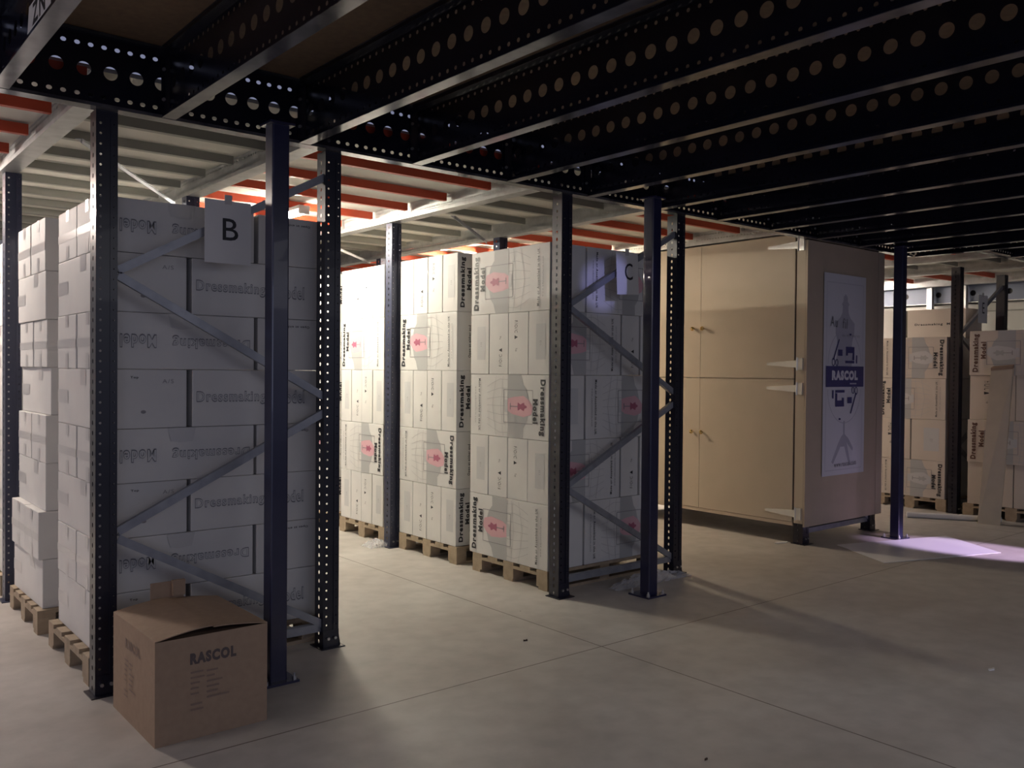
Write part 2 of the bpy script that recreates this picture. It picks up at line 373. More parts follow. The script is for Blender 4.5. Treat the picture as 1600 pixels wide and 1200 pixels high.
def carton(x0, x1, y0, y1, z0, z1, label, group, prints=(), jit=1.0, m='carton_white', rz=0.0):
    g = 0.003; w, d, h = x1-x0-2*g, y1-y0-2*g, z1-z0-0.0015
    o = obj('carton', carton_mesh(w, d, h, m)); rnd = random.Random(int(x0*1000)*7+int(y0*1000)*13+int(z0*1000))
    o.location = ((x0+x1)/2 + rnd.uniform(-.003,.002)*jit, (y0+y1)/2 + rnd.uniform(-.002,.003)*jit, z0)
    o.rotation_euler = (0, 0, rz + math.radians(rnd.uniform(-.35,.35))*jit)
    tag(o, label, 'carton', group)
    lift = {}
    prints = [p for q in prints for p in ([q, (q[0], 'small', q[2])] if q[1] in ('words', 'wordsb') else [q, (q[0], 'flong2', q[2])] if q[1] == 'flong' else [q])]
    for face, kind, flip in prints:
        n, b = PR[kind]; fw = d if face in ('nx', 'px') else w
        c = {'nx': (-w/2, 0, h/2), 'ny': (0, -d/2, h/2), 'px': (w/2, 0, h/2)}[face]
        lf = lift.get(face, 0.0012); lift[face] = lf + 0.0022
        stick(n, (kind, round(fw,3), round(h,3)), (lambda b=b, fw=fw: b(fw, h)), face, c, o, flip, lf)
    return o

# ------------------------------------------------------------------ the shell
struct('floor', MB().box(-10, 16, -10, 14, -0.1, 0), 'concrete')
struct('wall_back', MB().box(-10, 16, 13.6, 13.8, 0, 5.5), 'panel_pale')
struct('wall_right', MB().box(15.2, 15.4, -10, 13.6, 0, 5.5), 'wall_paint')
# boarded underside of the dark mezzanine
ceil = struct('ceiling', MB().box(-4.5, 9.30, -6.0, 4.64, 3.202, 3.24), 'board_brown')
MZ = 2.845

# ------------------------------------------------------------------ dark mezzanine steel
def joist_mesh(length):
    """sigma joist along -Y from the origin; bottom flange x 0..0.068"""
    n = int(length/0.12); L = n*0.12; a = MB(); X = 0.04; u = (0,-1,0); v = (0,0,1)
    a.holes((X, 0, 0.057), u, v, 0.06, 0.050, 2*n, 0.0095, 8, 0)
    a.holes((X, 0, 0.177), u, v, 0.12, 0.190-0.0, n, 0.0325, 20, 0)
    a.holes((X, 0, 0.295), u, v, 0.06, 0.046, 2*n, 0.0095, 8, 0)
    for z0, z1, x0, x1 in ((0.018, 0.032, 0.003, X), (0.318, 0.332, X, 0.003)):
        a.add([(x0,0,z0),(x1,0,z1),(x1,-L,z1),(x0,-L,z0)], [(0,1,2,3)], 0)
    for z0, z1 in ((0.002, 0.018), (0.332, 0.352)):
        a.add([(0.003,0,z0),(0.003,0,z1),(0.003,-L,z1),(0.003,-L,z0)], [(0,1,2,3)], 0)
    web = a.mesh('joist_web', ['navy_joist'])
    b = MB(); b.box(0, 0.068, -L, 0, 0, 0.003, 0); b.box(0.0655, 0.068, -L, 0, 0.003, 0.020, 0)
    b.box(0, 0.068, -L, 0, 0.352, 0.355, 0); b.box(0.0655, 0.068, -L, 0, 0.335, 0.352, 0)
    return web, b.mesh('joist_flange', ['navy_flange_sheen'])
JX = [0.72+0.7375*k for k in range(12)] + [9.235]
web7, fl7 = joist_mesh(7.44)
def make_joist(x, y, w, fl, label, group):
    t = thing('perforated_joist', label, 'joist', (x, y, MZ), group, 'thing')
    obj('joist_web', w, t); obj('joist_flange', fl, t); return t
for i, x in enumerate(JX):
    _j = make_joist(x, 4.515, web7, fl7, 'dark joist with round holes, %s along the girder from letter B' % ORD[i], 'dark perforated joists overhead')
    if i == 0:
        def d_sticker(): return Decal().poly([(-0.20,-0.05),(0.20,-0.05),(0.20,0.05),(-0.17,0.05)], 'paper_white').text('ZN', 0.0, 0.0, 0.22, 0.085, 'ink_black', 0, 0.03)
        sticker_host = _j
# brace pieces between the flange and cross bridging are bolted plates: small cleats at the girder
t = thing('perforated_girder', 'long dark navy steel girder with a bright lower edge resting on the rack uprights', 'girder', (0,0,0), None, 'thing')
a = MB(); x0 = -1.11; n = int((9.305-x0)/0.12); yb = 4.56
a.holes((x0+0.0, yb, MZ+0.057), (1,0,0), (0,0,1), 0.06, 0.050, 2*n, 0.0105, 8, 0, 1.25)
a.holes((x0+0.0, yb, MZ+0.177), (1,0,0), (0,0,1), 0.12, 0.190, n, 0.0325, 20, 0)
a.holes((x0+0.0, yb, MZ+0.295), (1,0,0), (0,0,1), 0.06, 0.046, 2*n, 0.0105, 8, 0, 1.25)
L = n*0.12
for z0, z1 in ((0.002, 0.032), (0.318, 0.353)): a.add([(x0,yb,MZ+z0),(x0+L,yb,MZ+z0),(x0+L,yb,MZ+z1),(x0,yb,MZ+z1)], [(0,1,2,3)], 0)
a.build('girder_web', 'navy_joist', t)
MB().box(x0, x0+L, 4.525, 4.605, MZ, MZ+0.003).box(x0, x0+L, 4.525, 4.528, MZ+0.003, MZ+0.016).box(x0, x0+L, 4.525, 4.605, MZ+0.352, MZ+0.355).build('girder_flange', 'navy_flange_sheen', t)
clm = MB().box(-0.03, 0.03, -0.006, 0, 0.03, 0.32).mesh('cleat', ['navy_joist'])
for x in JX:
    c = obj('cleat', clm, t); c.location = (x+0.04, yb-0.003, MZ)
    for dz in (0.10, 0.25):
        b = MB().tube((x+0.02, yb-0.009, MZ+dz), (x+0.02, yb-0.02, MZ+dz), 0.009, 6).build('bolt', 'steel_bolt', t)
# mezzanine part further on, set back
webS, flS = joist_mesh(4.8)
for i, x in enumerate((9.99, 10.73, 11.47, 12.2)):
    make_joist(x, 3.86, webS, flS, 'dark joist past the mezzanine edge step, %s from the corner' % ORD[i], 'dark joists beyond the mezzanine step')
t = thing('setback_girder', 'short dark navy girder set back beyond the mezzanine corner', 'girder', (0,0,0), None, 'thing')
a = MB(); a.holes((9.33, 3.90, MZ+0.057), (1,0,0), (0,0,1), 0.06, 0.05, 68, 0.0105, 8).holes((9.33, 3.90, MZ+0.295), (1,0,0), (0,0,1), 0.06, 0.046, 68, 0.0105, 8)
a.holes((9.33, 3.90, MZ+0.177), (1,0,0), (0,0,1), 0.12, 0.19, 34, 0.0325, 16)
a.build('girder_web', 'navy_joist', t)
MB().box(9.33, 13.4, 3.875, 3.94, MZ, MZ+0.003).box(9.33, 13.4, 3.875, 3.94, MZ+0.352, MZ+0.355).build('girder_flange', 'navy_flange_sheen', t)
struct('ceiling_2', MB().box(9.31, 15.2, -6.0, 3.95, 3.202, 3.24), 'board_brown')

def _sticker():
    stick('sticker', 'zn', d_sticker, 'nx', (0.04, -0.74, 0.13), sticker_host)
# posts
def make_post(x, y, label):
    t = thing('steel_post', label, 'post', (x, y, 0), 'square steel posts carrying the mezzanine', 'thing')
    s = 0.092; a = MB()
    r = 0.008; prof = [(r,0),(s-r,0),(s-r*.3,r*.3),(s,r),(s,s-r),(s-r,s),(r,s),(0,s-r),(0,r),(r*.3,r*.3)]
    a.prism([(p, q) for p, q in prof], (0,0,0.012), (0,0,1), (1,0,0), (0,1,0), MZ-0.024); a.build('shaft', 'navy', t)
    MB().box(-0.05, s+0.05, -0.04, s+0.06, 0, 0.012).build('base_plate', 'navy', t)
    MB().box(-0.02, s+0.02, -0.02, s+0.02, MZ-0.012, MZ-0.001).build('cap_plate', 'navy', t)
    for dx, dy in ((-0.03,-0.02),(s+0.03,-0.02),(s+0.03,s+0.04),(-0.03,s+0.04)):
        MB().tube((dx,dy,0.012),(dx,dy,0.03),0.012,6).tube((dx,dy,0.03),(dx,dy,0.045),0.006,8).build('anchor_bolt', 'steel_bolt', t)
    return t
make_post(1.900, 4.20, 'dark navy square post behind the brown box, in front of the letter B rack')
make_post(4.748, 4.20, 'glossy navy square post with foot plate in front of the letter C rack')
make_post(8.350, 4.20, 'navy blue square post rising beside the white sheet on the floor')

# ------------------------------------------------------------------ rack upright frames
def upright_mesh(height, m):
    """open-backed perforated post, 0.105 wide, front at y=-0.05"""
    a = MB(); n = int(height/0.05); w = 0.1; z = (0,0,1)
    a.holes((-0.05, -0.05, 0), (0,0,1), (1,0,0), 0.05, 0.036, n, 0.0062, 6, 0)     # placed by its centre line below
    # shift: rebuild properly
    a = MB()
    a.holes((-0.029, -0.05, 0.0), z, (1,0,0), 0.05, 0.042, n, 0.0062, 8, 0)
    a.holes((0.033, -0.05, 0.0), z, (1,0,0), 0.05, 0.034, n, 0.004, 6, 0)
    H = n*0.05
    a.box(-0.008, 0.016, -0.046, -0.043, 0, H); a.box(-0.010, -0.008, -0.05, -0.043, 0, H); a.box(0.016, 0.018, -0.05, -0.043, 0, H)
    a.holes((-0.05, 0.0, 0), z, (0,1,0), 0.05, 0.10, n, 0.008, 8, 0, 1.5)
    a.holes((0.05, 0.0, 0), z, (0,1,0), 0.05, 0.10, n, 0.008, 8, 0, 1.5)
    for sx in (-1, 1):
        a.box(min(sx*0.05, sx*0.03), max(sx*0.05, sx*0.03), 0.047, 0.050, 0, H)
    if H < height: a.box(-0.05, 0.05, -0.05, 0.05, H, height)
    return a.mesh('upright', [m])
def make_frame(x, y, width, height, label, m='upright_navy', group='rack upright frames'):
    t = thing('rack_frame', label, 'rack frame', (x, y, 0), group, 'thing')
    key = ('up', round(height,3), m)
    if key not in _cm: _cm[key] = upright_mesh(height-0.006, m)
    for px_ in (0, width):
        u = obj('upright', _cm[key], t, (px_, 0, 0.006))
        p = MB().box(-0.075, 0.075, -0.085, 0.06, 0, 0.006)
        p.add([(-0.05,-0.056,0.006),(0.05,-0.056,0.006),(0.05,-0.052,0.10),(-0.05,-0.052,0.10),(0.062,-0.05,0.006),(0.062,0.05,0.006),(0.055,0.02,0.11),(0.055,-0.03,0.11)], [(0,1,2,3),(4,5,6,7)])
        p.build('foot_plate', m, t, loc=(px_, 0, 0))
        for dx in (-0.022, 0.022):
            MB().tube((px_+dx, -0.058, 0.055), (px_+dx, -0.07, 0.055), 0.009, 6).build('bolt', 'steel_bolt', t)
    lv = [(0.06, 2.08, width, 2.72), (0.06, 2.055, width-0.02, 1.435), (width-0.02, 1.36, 0.06, 0.79), (0.06, 0.755, width-0.02, 0.125)]
    for xa, za, xb, zb in lv:
        a = MB(); a.bar((xa, -0.028, za), (xb, -0.028, zb), 0.004, 0.042, (0,0,1)); a.bar((xa, -0.012, za+0.02), (xb, -0.012, zb+0.02), 0.030, 0.004, (0,0,1))
        a.bar((xa, -0.012, za-0.02), (xb, -0.012, zb-0.02), 0.030, 0.004, (0,0,1)); a.build('brace', 'strut_galv', t)
    a = MB(); a.bar((0.05, -0.02, 0.115), (width-0.05, -0.02, 0.115), 0.004, 0.045); a.bar((0.05, 0.0, 0.137), (width-0.05, 0.0, 0.137), 0.035, 0.004); a.build('cross_bar', 'strut_galv', t)
    return t
XK = [1.217, 4.265, 7.40, 10.485]
WK = [1.218, 1.235, 1.22, 1.23]
LET = ['B', 'C', None, 'E']
where0 = ['carrying the letter B sheet', 'carrying the letter C sheet', 'whose feet show under the tall wooden cabinet', 'carrying the letter E sheet']
for k in range(4):
    make_frame(XK[k], 4.62 if k != 2 else 4.665, WK[k], MZ-0.001, 'dark end frame with grey braces, ' + where0[k])
wh = ['between the carton stacks behind letter B', 'between the carton stacks behind letter C', 'behind the wooden cabinet', 'behind letter E']
for k in range(4):
    for j, y in enumerate((6.86, 9.10, 11.34)):
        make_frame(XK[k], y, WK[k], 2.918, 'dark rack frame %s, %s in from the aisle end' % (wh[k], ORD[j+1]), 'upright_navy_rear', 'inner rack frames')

# ------------------------------------------------------------------ deck over racks and aisles
Y0, Y1 = 4.66, 11.5
def deck_beam(xc, label, y0=Y0, y1=Y1):
    t = thing('deck_beam', label, 'beam', (xc, 0, 2.92), 'galvanised deck beams', 'thing')
    a = MB(); n = int((y1-y0)/0.035)
    a.box(-0.055, 0.055, y0, y1, 0, 0.003); a.box(-0.055, -0.052, y0, y1, 0.003, 0.032); a.box(0.052, 0.055, y0, y1, 0.003, 0.032)
    a.box(-0.055, 0.055, y0, y1, 0.029, 0.032); a.box(-0.03, 0.03, y0, y1, 0.133, 0.136)
    a.build('ledge', 'galv', t)
    for s in (-0.022, 0.022):
        b = MB()
        b.holes((s, y0, 0.058), (0,1,0), (0,0,1), 0.035, 0.052, n, 0.0085, 8, 0)
        b.holes((s, y0, 0.109), (0,1,0), (0,0,1), 0.035, 0.050, n, 0.0085, 8, 0)
        b.build('perforated_web', 'galv', t)
    return t
edges = []
for k in range(4): edges += [(XK[k]-0.025, k, 0), (XK[k]+WK[k]+0.01, k, 1)]
rk = ['the letter B racks', 'the letter C racks', 'the wooden cabinet', 'the letter E racks']
for xc, k, s in edges:
    deck_beam(xc, 'galvanised beam along the %s side of the deck over %s' % (('near', 'far')[s], rk[k]), Y0 if k < 3 else 3.98)
deck_beam(13.35, 'galvanised beam beyond the aisle past the letter E racks', 3.98)
aisles = [(-0.72, XK[0]-0.08, 'before the letter B racks'), (XK[0]+WK[0]+0.065, XK[1]-0.08, 'between the B and C racks'), (XK[1]+WK[1]+0.065, XK[2]-0.08, 'between the C racks and the cabinet'),
          (XK[2]+WK[2]+0.065, XK[3]-0.08, 'between the cabinet and the E racks'), (XK[3]+WK[3]+0.065, 13.29, 'past the E racks')]
for ai, (xa, xb, nm) in enumerate(aisles):
    y = 4.613; i = 0
    me = None
    while y < Y1-0.1:
        if me is None:
            me = MB().box(0, xb-xa, -0.001, 0.0, 0, 0.062).box(0, xb-xa, 0, 0.04, 0.060, 0.062).box(0, xb-xa, 0, 0.04, 0, 0.002).box(0, 0.002, 0, 0.04, 0.002, 0.06).box(xb-xa-0.002, xb-xa, 0, 0.04, 0.002, 0.06).mesh('deck_support', ['orange'])
        o = obj('deck_support', me, None, (xa, y, 2.985))
        tag(o, 'orange-red bar over the aisle %s, %s from girder' % (nm, ORD[i]), 'support bar', 'orange support bars over the aisle ' + nm, 'thing')
        y += 0.142+0.585 if i == 0 else 0.585; i += 1
for k in range(4):
    xa, xb = XK[k]+0.035, XK[k]+WK[k]-0.05
    y = 4.86 if k < 3 else 4.1; i = 0
    me = MB().box(0, xb-xa, 0, 0.002, 0, 0.056).box(0, xb-xa, 0, 0.05, 0, 0.002).box(0, xb-xa, 0.048, 0.05, 0, 0.015).mesh('deck_rib', ['rib_grey'])
    while y < Y1-0.1 and i < 16:
        o = obj('deck_rib', me, None, (xa, y, 2.997))
        tag(o, 'grey steel deck rib over %s, %s from the dark girder' % (rk[k], ORD[i]), 'deck rib', 'grey deck ribs over ' + rk[k], 'thing')
        y += 0.52; i += 1
def deck_panel(xa, xb, ya, yb, label):
    o = MB().box(xa+0.004, xb-0.004, ya+0.004, yb-0.004, 3.0565, 3.078).build('decking_sheet', 'panel_pale'); tag(o, label, 'decking', 'pale decking sheets', 'thing')
xs = [(a[0]-0.05, a[1]+0.05, 'the aisle '+a[2]) for a in aisles] + [(XK[k]-0.03, XK[k]+WK[k]+0.015, rk[k]) for k in range(4)] + [(13.34, 15.2, 'the strip along the far wall')]
for xa, xb, nm in xs:
    ys = [4.66, 6.9, 9.2, 11.5] if xb < 10.5 else [3.96, 6.9, 9.2, 11.5]
    for j in range(3): deck_panel(xa, xb, ys[j], ys[j+1], 'pale decking over %s, %s from the girder' % (nm, ORD[j]))

deck_panel(9.33, 10.45, 3.96, 4.655, 'pale decking sheet beyond the corner of the dark mezzanine')
for (p, q, nm) in (((1.30,5.45),(2.36,7.04),'over the first B bay'), ((4.34,6.05),(5.44,7.02),'over the first C bay'), ((4.34,8.25),(5.44,9.3),'over the second C bay')):
    a = MB(); a.bar((p[0],p[1],2.897), (q[0],q[1],2.897), 0.04, 0.003).bar((p[0]+.014,p[1],2.885), (q[0]+.014,q[1],2.885), 0.003, 0.024)
    tag(a.build('diagonal_tie', 'strut_galv'), 'grey diagonal tie bar under the deck ' + nm, 'tie bar', 'diagonal tie bars under the deck', 'thing')
# ------------------------------------------------------------------ tube lamps
def tube_lamp(x, y, label, glow, z=2.93):
    t = thing('tube_lamp', label, 'lamp', (x, y, z), 'fluorescent lamps over the aisles', 'thing')
    MB().box(-0.05, 0.05, -0.62, 0.62, 0.02, 0.052).build('lamp_housing', 'lamp_white', t)
    for sx in (-0.025, 0.025): MB().tube((sx, -0.59, 0), (sx, 0.59, 0), 0.013, 10, cap=True).build('tube', glow, t)
    for sy in (-0.605, 0.605): MB().box(-0.045, 0.045, sy-0.015, sy+0.015, -0.018, 0.02).build('tube_holder', 'lamp_white', t)
    return t
LY = 7.5
for x, y, g, nm in ((-2.5, 4.4, 'tube_glow_fill', 'clear of the B racks, added unseen as fill'), (0.25, 7.9, 'tube_glow_pinkish', 'before the letter B racks'), (3.40, LY, 'tube_glow', 'between the B and C racks'), (6.35, 8.3, 'tube_glow_amber', 'between the C racks and the cabinet'),  # first lamp is out of view, added to light the box and floor sideways
        (9.45, LY, 'tube_glow_soft', 'between the cabinet and the E racks'), (12.5, LY, 'tube_glow_soft', 'past the E racks')):
    tube_lamp(x, y, 'glowing twin tube lamp over the aisle ' + nm, g)

# ------------------------------------------------------------------ pallets
def make_pallet(x0, x1, y0, y1, label, m='pallet_wood'):
    t = thing('wooden_pallet', label, 'pallet', (x0, y0, 0), 'wooden pallets under the carton stacks')
    w, d = x1-x0, y1-y0
    for k in range(5):
        bw = 0.12; y = (d-bw)*k/4
        MB().box(0, w, y, y+bw, 0.121, 0.143).build('deck_board', m, t)
    for k in range(3):
        x = (w-0.1)*k/2; MB().box(x, x+0.1, 0, d, 0.099, 0.1205).build('stringer_board', m, t)
    for i in range(3):
        for j in range(3):
            x = (w-0.1)*i/2; y = (d-0.12)*j/2; MB().box(x, x+0.1, y, y+0.12, 0.021, 0.0985).build('block', m, t)
    for j in range(3):
        y = (d-0.1)*j/2; MB().box(0, w, y, y+0.1, 0, 0.0205).build('bottom_board', m, t)
    return t
make_pallet(1.18, 2.44, 4.74, 5.60, 'wooden pallet under the carton stack behind letter B')
make_pallet(1.17, 2.44, 5.84, 6.66, 'wooden pallet under the second carton stack behind letter B')
make_pallet(1.17, 2.44, 7.00, 7.84, 'wooden pallet under the third carton stack behind letter B')
make_pallet(4.28, 5.46, 4.76, 5.66, 'wooden pallet under the carton stack behind letter C')
make_pallet(4.28, 5.46, 5.88, 6.76, 'wooden pallet under the second carton stack behind letter C')
make_pallet(4.28, 5.46, 7.00, 7.86, 'wooden pallet under the third carton stack behind letter C')
make_pallet(4.28, 5.46, 8.05, 8.93, 'wooden pallet under the fourth carton stack behind letter C')
make_pallet(10.45, 11.65, 4.70, 5.56, 'wooden pallet under the cartons behind letter E')
make_pallet(10.38, 11.58, 3.45, 4.48, 'wooden pallet under the cartons beside the leaning pale board')

# ------------------------------------------------------------------ stacks with flat cartons (letter B racks)
ZB = [0.144, 0.44, 0.72, 1.004, 1.285, 1.594, 1.889, 2.194, 2.472]
def lay(n, tot): return 'bottom layer' if n == 0 else 'top layer' if n == tot-1 else '%s layer up' % ORD[n]
def stack_flat(x0, y0, w, d, name, group, jit=1.0, zs=ZB, right=True, dx=None):
    n = len(zs)-1
    for i in range(n):
        z0, z1 = zs[i], zs[i+1]; L = lay(i, n); ox = (dx[i] if dx else 0)
        if i % 2 == 1:       # long carton at the near corner, narrow one beside it
            carton(x0+ox, x0+0.83, y0, y0+d*0.49, z0, z1, 'carton with upside-down outlined lettering, %s, %s' % (L, name), group, [('ny','flong',True), ('ny','taped',False), ('nx','tapev',False)], jit)
            carton(x0+ox, x0+0.83, y0+d*0.5, y0+d, z0, z1, 'taped carton behind the upside-down lettered one, %s, %s' % (L, name), group, [('nx','tapev',False)], jit)
            if right: carton(x0+0.845, x0+w, y0, y0+d, z0, z1, 'narrow carton beside the upside-down lettered one, %s, %s' % (L, name), group, [('ny','fopen',True)], jit)
        else:
            carton(x0+ox, x0+0.455, y0, y0+d, z0, z1, 'carton with plain end and long taped side, %s, %s' % (L, name), group, [('ny','fend',False), ('nx','tapeh',False)], jit)
            carton(x0+0.475, x0+w, y0, y0+d*0.49, z0, z1, 'carton with outlined lettering right way up, %s, %s' % (L, name), group, [('ny','flong',False)], jit)
            if right: carton(x0+0.475, x0+w, y0+d*0.5, y0+d, z0, z1, 'carton behind the upright-lettered one, %s, %s' % (L, name), group, [], jit)
stack_flat(1.222, 4.76, 1.235, 0.82, 'stack behind letter B', 'white cartons stacked behind letter B')
stack_flat(1.20, 5.88, 1.235, 0.78, 'second stack behind B', 'white cartons on the second pallet behind letter B', 2.5,
           [0.144, 0.44, 0.73, 1.02, 1.31, 1.60, 1.89, 2.18, 2.50], dx=[0, -0.02, 0.02, 0.02, 0.045, 0.03, 0.02, 0.01])
stack_flat(1.20, 7.02, 1.235, 0.80, 'third stack behind B', 'white cartons on the third pallet behind letter B', 2.0)

# ------------------------------------------------------------------ stacks with upright cartons (letter C racks)
def stack_tall(x0, y0, d, zs, odd_big, name, group, flips=(False, True, False), jit=1.0, lx=0.75):
    n = len(zs)-1; w = 1.16
    for i in range(n):
        z0, z1 = zs[i], zs[i+1]; L = lay(i, n); fl = flips[(i//2) % 3]
        if (i % 2 == 0) == odd_big:
            carton(x0, x0+0.36, y0, y0+d, z0, z1, 'carton with wide picture side to the aisle, %s, %s' % (L, name), group,
                   [('nx','art',fl), ('nx','words',fl), ('ny','label' if i == 2 else 'open',False)], jit)
            carton(x0+0.37, x0+w-0.02, y0, y0+0.24, z0, z1, 'carton with picture facing the mezzanine, %s, %s' % (L, name), group, [('ny','art',True), ('ny','words',True)], jit)
            carton(x0+0.37, x0+w-0.02, y0+d-0.24, y0+d, z0, z1, 'plain carton at the back, %s, %s' % (L, name), group, [], jit)
        else:
            q = d/4; kinds = [('foc', True), ('label', False), ('foc', False), ('label', False)]
            for j in range(4):
                pr = [('nx', kinds[j][0], kinds[j][1])]
                if j == 0: pr = [('nx','label',False), ('ny','art',False), ('ny','words',False)]
                elif j == 1: pr = [('nx','foc',True)]
                elif j == 2: pr = [('nx','foc',False)]
                carton(x0, x0+lx, y0+q*j, y0+q*(j+1), z0, z1, 'end-on carton, %s from the mezzanine, %s, %s' % (ORD[j], L, name), group, pr, jit)
            carton(x0+lx+0.01, x0+lx+0.21, y0, y0+d, z0, z1, 'carton beside the end-on four, %s, %s' % (L, name), group, [('ny','foc',False)], jit)
            carton(x0+lx+0.225, x0+w, y0, y0+d, z0, z1, 'carton at the far edge, %s, %s' % (L, name), group, [], jit)
ZC = [0.144, 0.625, 1.092, 1.575, 2.046, 2.54]
stack_tall(4.283, 4.762, 0.95, ZC, True, 'stack behind letter C', 'white cartons stacked behind letter C')
ZD = [0.125+0.02, 0.62, 1.095, 1.60, 2.09, 2.575]
stack_tall(4.283, 5.90, 0.87, ZD, False, 'second stack behind C', 'white cartons on the second pallet behind letter C', (True, False, True))
stack_tall(4.283, 7.05, 0.80, ZD, False, 'third stack behind C', 'white cartons on the third pallet behind letter C', (True, False, True))
stack_tall(4.283, 8.08, 0.82, ZD, False, 'fourth stack behind C', 'white cartons on the fourth pallet behind letter C', (True, False, True))

# ------------------------------------------------------------------ stacks by letter E
ZE = [0.144, 0.585, 1.072, 1.556, 2.046]
def stack_e(x0, y0, y1, zs, name, group, spec, w=1.16, off=None):
    n = len(zs)-1
    for i in range(n):
        z0, z1 = zs[i], zs[i+1]; L = lay(i, n); kind, fl = spec[i]; ox = off[i] if off else 0
        if kind == 'big':
            pr = [('nx','artg',fl), ('nx','wordsb' if y0 < 4 else 'words',fl)]
            carton(x0+ox, x0+0.40, y0, y1, z0, z1, 'carton with %s sideways lettering, %s, %s' % ('flipped' if fl else 'upright-reading', L, name), group, pr, 1.0, 'carton_cream')
        else:
            ym = (y0+y1)/2
            carton(x0+ox, x0+0.40, y0, ym-0.002, z0, z1, 'carton end on the near half, %s, %s' % (L, name), group, [('nx','label',False)], 1.0, 'carton_cream')
            carton(x0+ox, x0+0.40, ym+0.002, y1, z0, z1, 'carton end on the far half, %s, %s' % (L, name), group, [('nx','foc',True)], 1.0, 'carton_cream')
        carton(x0+0.41, x0+w, y0, y1, z0, z1, 'plain carton filling the back, %s, %s' % (L, name), group, [], 1.0)
stack_e(10.452, 4.715, 5.54, ZE, 'stack behind letter E', 'white cartons stacked behind letter E', [('big', True), ('end', False), ('big', False), ('big', True)])
stack_e(10.40, 3.46, 4.44, [0.144, 0.62, 1.10, 1.60, 2.10], 'stack beside the leaning board', 'white cartons beside the leaning pale board', [('end', False), ('big', False), ('end', False), ('big', False)], off=[0.0,-0.02,0.02,0.0])
o = carton(10.95, 11.40, 4.72, 5.44, 2.047, 2.41, 'loose white carton lettered Dressmaking Model on top behind letter E', 'loose cartons on top behind letter E', [('nx','flong',False)], 0.5, 'carton_cream')
def p_plain(w, h):
    d = Decal(); d.text('Dressmaking  Model', 0.02*w, -0.02*h, 0.78*w, 0.10*h, 'ink_black', 0, 0.03); return d
for c in list(o.children): bpy.data.objects.remove(c)
stick('printed_lettering', 'plainE', lambda: p_plain(0.71, 0.36), 'nx', (-0.222, 0, 0.18), o)
carton(10.98, 11.45, 5.62, 6.2, 2.047, 2.43, 'plain white carton standing behind the loose lettered one', 'loose cartons on top behind letter E', [], 0.5)
make_pallet(10.45, 11.65, 5.86, 6.72, 'wooden pallet under the second stack behind letter E')
stack_e(10.47, 5.60, 6.66, ZE, 'second stack behind E', 'white cartons on the second pallet behind letter E', [('big', False)]*4)

_sticker()
# ------------------------------------------------------------------ brown cardboard box
bx = thing('cardboard_box', 'large brown cardboard box with RASCOL lettering and bulging lid on the floor', 'box', (1.203, 3.794, 0))
w, d, h = 0.498, 0.60, 0.445; th = 0.005
a = MB(); a.box(0, w, 0, th, 0, h).box(0, w, d-th, d, 0, h).box(0, th, th, d-th, 0, h).box(w-th, w, th, d-th, 0, h).box(th, w-th, th, d-th, 0, 0.008)
a.build('body', 'kraft', bx)
def flap(x0, z0, x1, z1, name='lid_flap', y0=0.0, y1=d):
    n = 6; vs = []; fs = []
    for k in range(n+1):
        t = k/n; x = x0+(x1-x0)*t; z = z0+(z1-z0)*math.sin(t*PI/2)
        for y, e in ((y0, 0.0), (y1, 0.0)): vs += [(x, y, z), (x, y, z+0.004)]
    for k in range(n):
        b = 4*k; fs += [(b, b+4, b+6, b+2), (b+1, b+3, b+7, b+5), (b, b+1, b+5, b+4), (b+2, b+6, b+7, b+3)]
    fs += [(0,2,3,1), (4*n, 4*n+1, 4*n+3, 4*n+2)]
    return MB().add(vs, fs).build(name, 'kraft', bx)
flap(0, h, w/2-0.001, h+0.030); flap(w, h, w/2+0.001, h+0.024)
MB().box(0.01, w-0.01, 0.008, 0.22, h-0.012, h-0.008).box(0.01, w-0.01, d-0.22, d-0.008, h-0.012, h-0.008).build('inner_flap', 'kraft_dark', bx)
MB().box(0.17, 0.33, d+0.004, d+0.008, h-0.02, h+0.11).box(0.27, 0.33, d-0.02, d+0.004, h+0.04, h+0.115).build('torn_flap', 'kraft', bx)
def d_box_front():
    t = Decal(); t.text('RASCOL', 0.0, 0.0, 0.205, 0.050, 'ink_box', 0, 0.06); return t
def d_box_small():
    t = Decal(); r = random.Random(3)
    for k, (a_, b_) in enumerate(((0.055, 0.05), (0.06, 0.035), (0.04, 0.07), (0.035, 0.055), (0.035, 0.05), (0.0, 0.10), (0.05, 0.0), (0.055, 0.0))):
        y = -0.023*k
        if a_: t.rect(-0.10, -0.10+a_, y, y+0.008, 'ink_box_faint')
        if b_: t.rect(-0.03, -0.03+b_, y-0.004, y+0.004, 'ink_box_faint')
    return t
stick('printed_lettering', 'rbox', d_box_front, 'ny', (0.25, 0, 0.348), bx)
stick('printed_markings', 'rsmall', d_box_small, 'ny', (0.25, 0, 0.285), bx)
stick('printed_lettering', 'rbox2', lambda: Decal().text('RASCOL', 0, 0, 0.22, 0.045, 'ink_box_faint', 0, 0.06), 'nx', (0, 0.30, 0.35), bx)
stick('printed_markings', 'rsmall2', d_box_small, 'nx', (0, 0.32, 0.27), bx)
